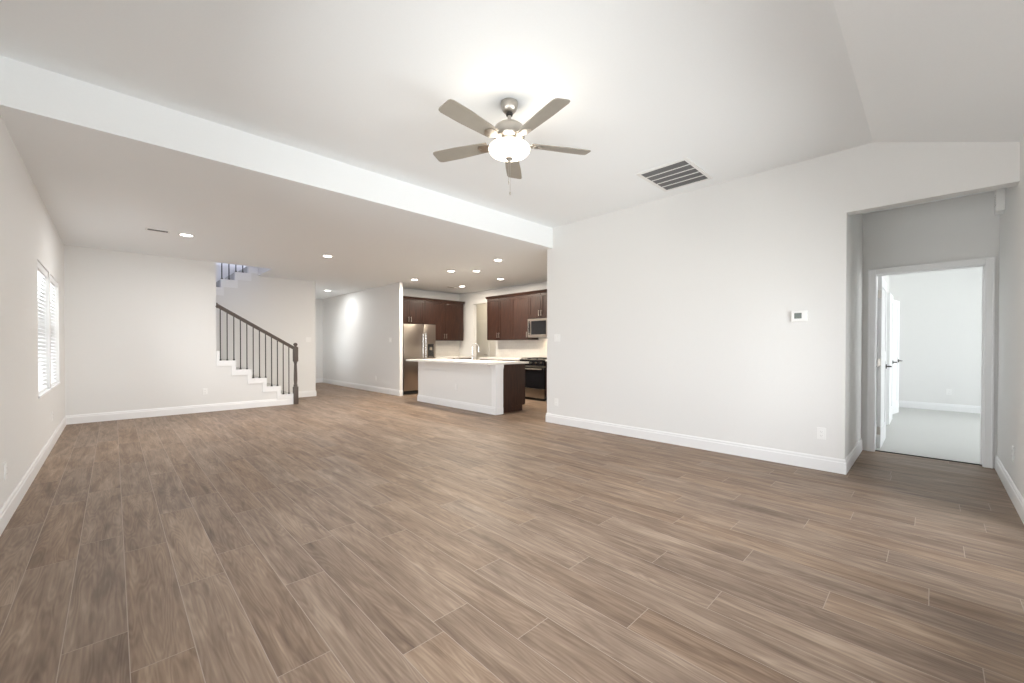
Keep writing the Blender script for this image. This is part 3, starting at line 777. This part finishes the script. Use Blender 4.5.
# right wall units face -x: local x runs toward -y
wall_cab((XK - .35, 8.10, 0), RX, .90, 1.36, ZU, .35, 2, 'dark two-door wall cabinet beside the pantry opening', cl=True)
wall_cab((XK - .35, 7.20, 0), RX, .585, 1.36, ZU, .35, 1, 'dark single-door wall cabinet left of the microwave')
wall_cab((XK - .35, 6.615, 0), RX, .76, 1.845, ZU, .35, 2, 'short dark wall cabinet directly above the microwave')
wall_cab((XK - .35, 5.85, 0), RX, .90, 1.36, ZU, .35, 2, 'dark wall cabinet right of the microwave behind the main wall end', cr_=True)
def base_cab(loc, rz, w_, depth, doors, label):
    t = tag(empty('base_cabinet', loc, rz), label, 'cabinet', 'dark base cabinets')
    MB().box(0, w_, 0, depth - .002, .10, .875, .001).build('body', M['cab'], t); MB().box(0, w_, .06, depth - .002, 0, .10).build('toe_kick', M['cab'], t)
    dw = w_ / doors; g = .0025
    for k in range(doors):
        d = MB().box(k * dw + g, (k + 1) * dw - g, -.02, 0, .715, .865, .002).build('drawer', M['cab'], t); bar(d, (k + .5) * dw, .79, False)
        d = shaker(MB(), k * dw + g, (k + 1) * dw - g, .11, .705).build('door', M['cab'], t)
        bar(d, (k + 1) * dw - .035 if k % 2 == 0 and doors > 1 else k * dw + .035, .60)
    return t
base_cab((6.03, YK - .61, 0), 0, .70, .61, 2, 'dark base cabinet along kitchen back wall right of refrigerator')
base_cab((XK - .61, 8.10, 0), RX, 1.485, .61, 3, 'dark base cabinet between the range and the pantry opening')
base_cab((XK - .61, 5.85, 0), RX, .90, .61, 2, 'dark base cabinet right of the range')
def top(name, mb, label): return tag(mb.build(name, M['quartz']), label, 'countertop', 'white perimeter countertops')
top('countertop', MB().box(6.03, XK - .012, YK - .635, YK - .012, .875, .915, .003), 'white countertop along the kitchen back wall')
top('countertop', MB().box(XK - .635, XK - .012, 6.615, 8.12, .875, .915, .003), 'white countertop left of the range')
top('countertop', MB().box(XK - .635, XK - .012, 4.95, 5.85, .875, .915, .003), 'white countertop right of the range')
struct('trim_5', MB().box(6.03, XK - .001, YK - .010, YK - .0005, .915, 1.36), M['tile'])
struct('trim_6', MB().box(XK - .010, XK - .0005, 4.95, 8.10, .915, 1.42), M['tile'])

# refrigerator
t = tag(empty('refrigerator', (5.080, 9.02, 0)), 'stainless steel side-by-side refrigerator with dispenser under dark cabinets', 'refrigerator')
MB().box(.006, .934, .075, .755, .03, 1.745, .004).build('body', M['iron_black'], t)
for x0, x1, nm in ((.004, .560, 'door'), (.568, .936, 'door')):
    d = MB().box(x0, x1, 0, .07, .095, 1.757, .012).build(nm, M['steel'], t, True)
    hx = .525 if x0 < .1 else .605
    h = MB(); h.tube([(hx, -.055, .72), (hx, -.055, 1.52)], .011, 12)
    for z in (.78, 1.46): h.tube([(hx, 0, z), (hx, -.055, z)], .008, 8)
    h.build('handle', M['chrome'], d, True)
    if x0 > .1:
        dp = MB().box(.690, .870, -.004, .006, .92, 1.26, .004).build('dispenser', M['black'], d)
        MB().box(.743, .818, -.012, -.004, 1.10, 1.18, .003).build('nozzle', M['steel'], dp)
        MB().box(.71, .85, -.014, -.004, .925, .945, .002).build('drip_tray', M['steel'], dp)
MB().box(.01, .93, .03, .07, .01, .09, .003).build('toe_grille', M['iron_black'], t)
tag(MB().box(5.030, 5.068, 9.06, YK - .002, 0, 1.77).build('side_panel', M['cab']), 'dark wood end panel left of the refrigerator', 'panel')

# range
RXY = (XK - .65, 6.612)
t = tag(empty('range', (*RXY, 0), RX), 'black and stainless gas range against the kitchen right wall', 'range')
MB().box(.002, .756, .03, .635, .03, .90, .003).build('body', M['iron_black'], t)
d = MB().box(.004, .754, -.01, .03, .27, .735, .004).build('oven_door', M['black'], t)
h = MB(); h.tube([(.06, -.06, .70), (.70, -.06, .70)], .012, 12)
for x in (.09, .67): h.tube([(x, -.01, .70), (x, -.06, .70)], .009, 8)
h.build('handle', M['steel'], d, True)
MB().box(.004, .754, -.006, .03, .735, .77, .003).build('door_trim', M['steel'], t)
dr_ = MB().box(.004, .754, -.01, .03, .06, .262, .004).build('drawer', M['steel'], t)
MB().box(.02, .73, .03, .06, .0, .06).build('toe_kick', M['iron_black'], t)
cp = MB().box(.002, .756, -.012, .04, .775, .895, .004).build('control_panel', M['black'], t)
for k in range(5):
    x = .09 + k * .144; kb = MB(); kb.tube([(x, -.012, .835), (x, -.04, .835)], .019, 16); kb.build('knob', M['steel'], cp, True)
MB().box(.0, .758, -.012, .635, .897, .912, .003).build('cooktop', M['steel'], t)
for k in range(3):
    g = MB(); x0 = .02 + k * .243; x1 = x0 + .232
    for y in (.04, .30, .58): g.box(x0, x1, y - .006, y + .006, .925, .940, .002)
    for x in (x0, (x0 + x1) / 2 - .006, x1 - .012): g.box(x, x + .012, .04, .58, .925, .940, .002)
    for x in (x0, x1 - .012):
        for y in (.04, .58): g.box(x, x + .012, y - .006, y + .006, .911, .926)
    g.build('grate', M['iron_black'], t)
for x in (.14, .62):
    for y in (.17, .45): MB().lathe([(.045, .912), (.045, .920), (.03, .924)], x, y, 20).build('burner', M['iron_black'], t, True)

# microwave
t = tag(empty('microwave', (XK - .40, 6.612, 1.41), RX), 'stainless over-the-range microwave under the short dark cabinet', 'microwave')
MB().box(.002, .756, .02, .398, 0, .43, .003).build('body', M['steel'], t)
d = MB(); d.box(.004, .60, 0, .02, .375, .425, .002); d.box(.004, .60, 0, .02, .03, .065, .002); d.box(.004, .028, 0, .02, .065, .375, .002); d.box(.080, .115, 0, .02, .065, .375, .002); d.box(.575, .60, 0, .02, .065, .375, .002)
d = d.build('door', M['steel'], t)
MB().box(.115, .575, .004, .018, .065, .375).build('window', M['black'], d)
MB().box(.028, .080, .010, .018, .065, .375).build('grip_recess', M['black'], d)
h = MB(); h.tube([(.070, .008, .085), (.068, -.035, .105), (.066, -.050, .215), (.068, -.035, .325), (.070, .008, .350)], .013, 10); h.build('handle', M['chrome'], d, True)
pn = MB().box(.604, .754, 0, .02, .03, .425, .002).build('control_panel', M['black'], t)
mb = MB()
for i in range(3):
    for j in range(4): mb.box(.625 + i * .042, .655 + i * .042, -.003, 0, .06 + j * .05, .09 + j * .05, .001)
mb.build('buttons', M['iron_black'], pn)
MB().box(.01, .75, .002, .02, .0, .028, .002).build('vent_strip', M['steel'], t)

# warm fill lamp added below the microwave, no fixture known there
l = bpy.data.lights.new('undercab_fill', 'AREA'); l.size = .2; l.energy = 3.5; l.color = (1, .80, .55)
lo = bpy.data.objects.new('undercab_fill', l); C.objects.link(lo); lo.location = (XK - .2, 6.2, 1.405)

# ------------------------------------------------------------------ island
t = tag(empty('kitchen_island', (5.1, 6.6, 0)), 'kitchen island with pale grey panelled back and dark wood cabinet end', 'kitchen island')
def IP(mb, name, m, par=None, sm=False):
    o = mb.build(name, m, par or t, sm)
    for v in o.data.vertices: v.co -= t.location
    return o
KX0, KX1, KY0, KY1, KZ = 4.785, 4.955, 5.315, 7.86, .879
IP(MB().box(KX0, KX1, KY0, KY1, 0, KZ, .004), 'half_wall', M['wall'])
e2 = .0005
IP(sweep(MB(), [(KX1, KY1 + e2), (KX0 - e2, KY1 + e2), (KX0 - e2, KY0 - e2), (KX1, KY0 - e2)], -1), 'baseboard', M['trim'])
mb = MB()
def ell(mb, t_, ln, z0, z1): mb.prism([(KX1, KY0 - e2), (KX1, KY0 - t_), (KX0 - t_, KY0 - t_), (KX0 - t_, KY0 + ln), (KX0 - e2, KY0 + ln), (KX0 - e2, KY0 - e2)], 'z', z0, z1)
ell(mb, .009, .10, BH, KZ - .08); ell(mb, .016, .11, KZ - .08, KZ - .055); ell(mb, .024, .12, KZ - .055, KZ - .001)
IP(mb, 'corner_post', M['trim'])
mb = MB(); mb.box(KX1, 5.56, KY0 + .045, KY1, .105, KZ, .001); mb.box(KX1, 5.495, KY0 + .045, KY1, 0, .105)
IP(mb, 'cabinet', M['cab'])
for k in range(5):
    y0 = KY0 + .05 + k * .498; y1 = y0 + .49
    mb = MB(); mb.box(5.56, 5.58, y0, y0 + .06, .12, KZ - .01, .001); mb.box(5.56, 5.58, y1 - .06, y1, .12, KZ - .01, .001); mb.box(5.56, 5.58, y0 + .06, y1 - .06, .12, .18); mb.box(5.56, 5.58, y0 + .06, y1 - .06, KZ - .07, KZ - .01); mb.box(5.56, 5.572, y0 + .06, y1 - .06, .18, KZ - .07)
    d = IP(mb, 'door', M['cab'])
    mb = MB(); mb.box(5.615, 5.627, y1 - .04, y1 - .026, .66, .79, .002); mb.box(5.58, 5.617, y1 - .037, y1 - .029, .68, .69); mb.box(5.58, 5.617, y1 - .037, y1 - .029, .76, .77)
    IP(mb, 'handle', M['nickel'], d)
IP(MB().box(4.58, 5.60, 5.285, 8.02, KZ, KZ + .036, .004), 'countertop', M['quartz'])
outlet((KX0 - .0005, 6.455, .41), RX, 'white outlet on the pale back of the kitchen island')

# faucet
t = tag(empty('kitchen_faucet', (5.28, 6.58, KZ + .036)), 'tall chrome gooseneck faucet standing on the island countertop', 'faucet')
MB().lathe([(.026, 0), (.026, .008), (.015, .018), (.013, .10), (.011, .11)], 0, 0, 20).build('base', M['chrome'], t, True)
arc = [(0, 0, .10), (0, 0, .27)] + [(.065 - .065 * math.cos(a), 0, .27 + .065 * math.sin(a)) for a in [math.pi * i / 12 for i in range(1, 13)]] + [(.13, 0, .23)]
arc = [(x * .7, -x * .7, z) for x, y, z in arc]
MB().tube(arc, .0095, 12).build('spout', M['chrome'], t, True)
MB().tube([(.091, -.091, .235), (.091, -.091, .17)], [.012, .014], 12).build('spray_head', M['chrome'], t, True)
MB().tube([(0, 0, .07), (-.02, -.05, .085), (-.03, -.09, .12)], [.010, .008, .006], 10).build('handle', M['chrome'], t, True)
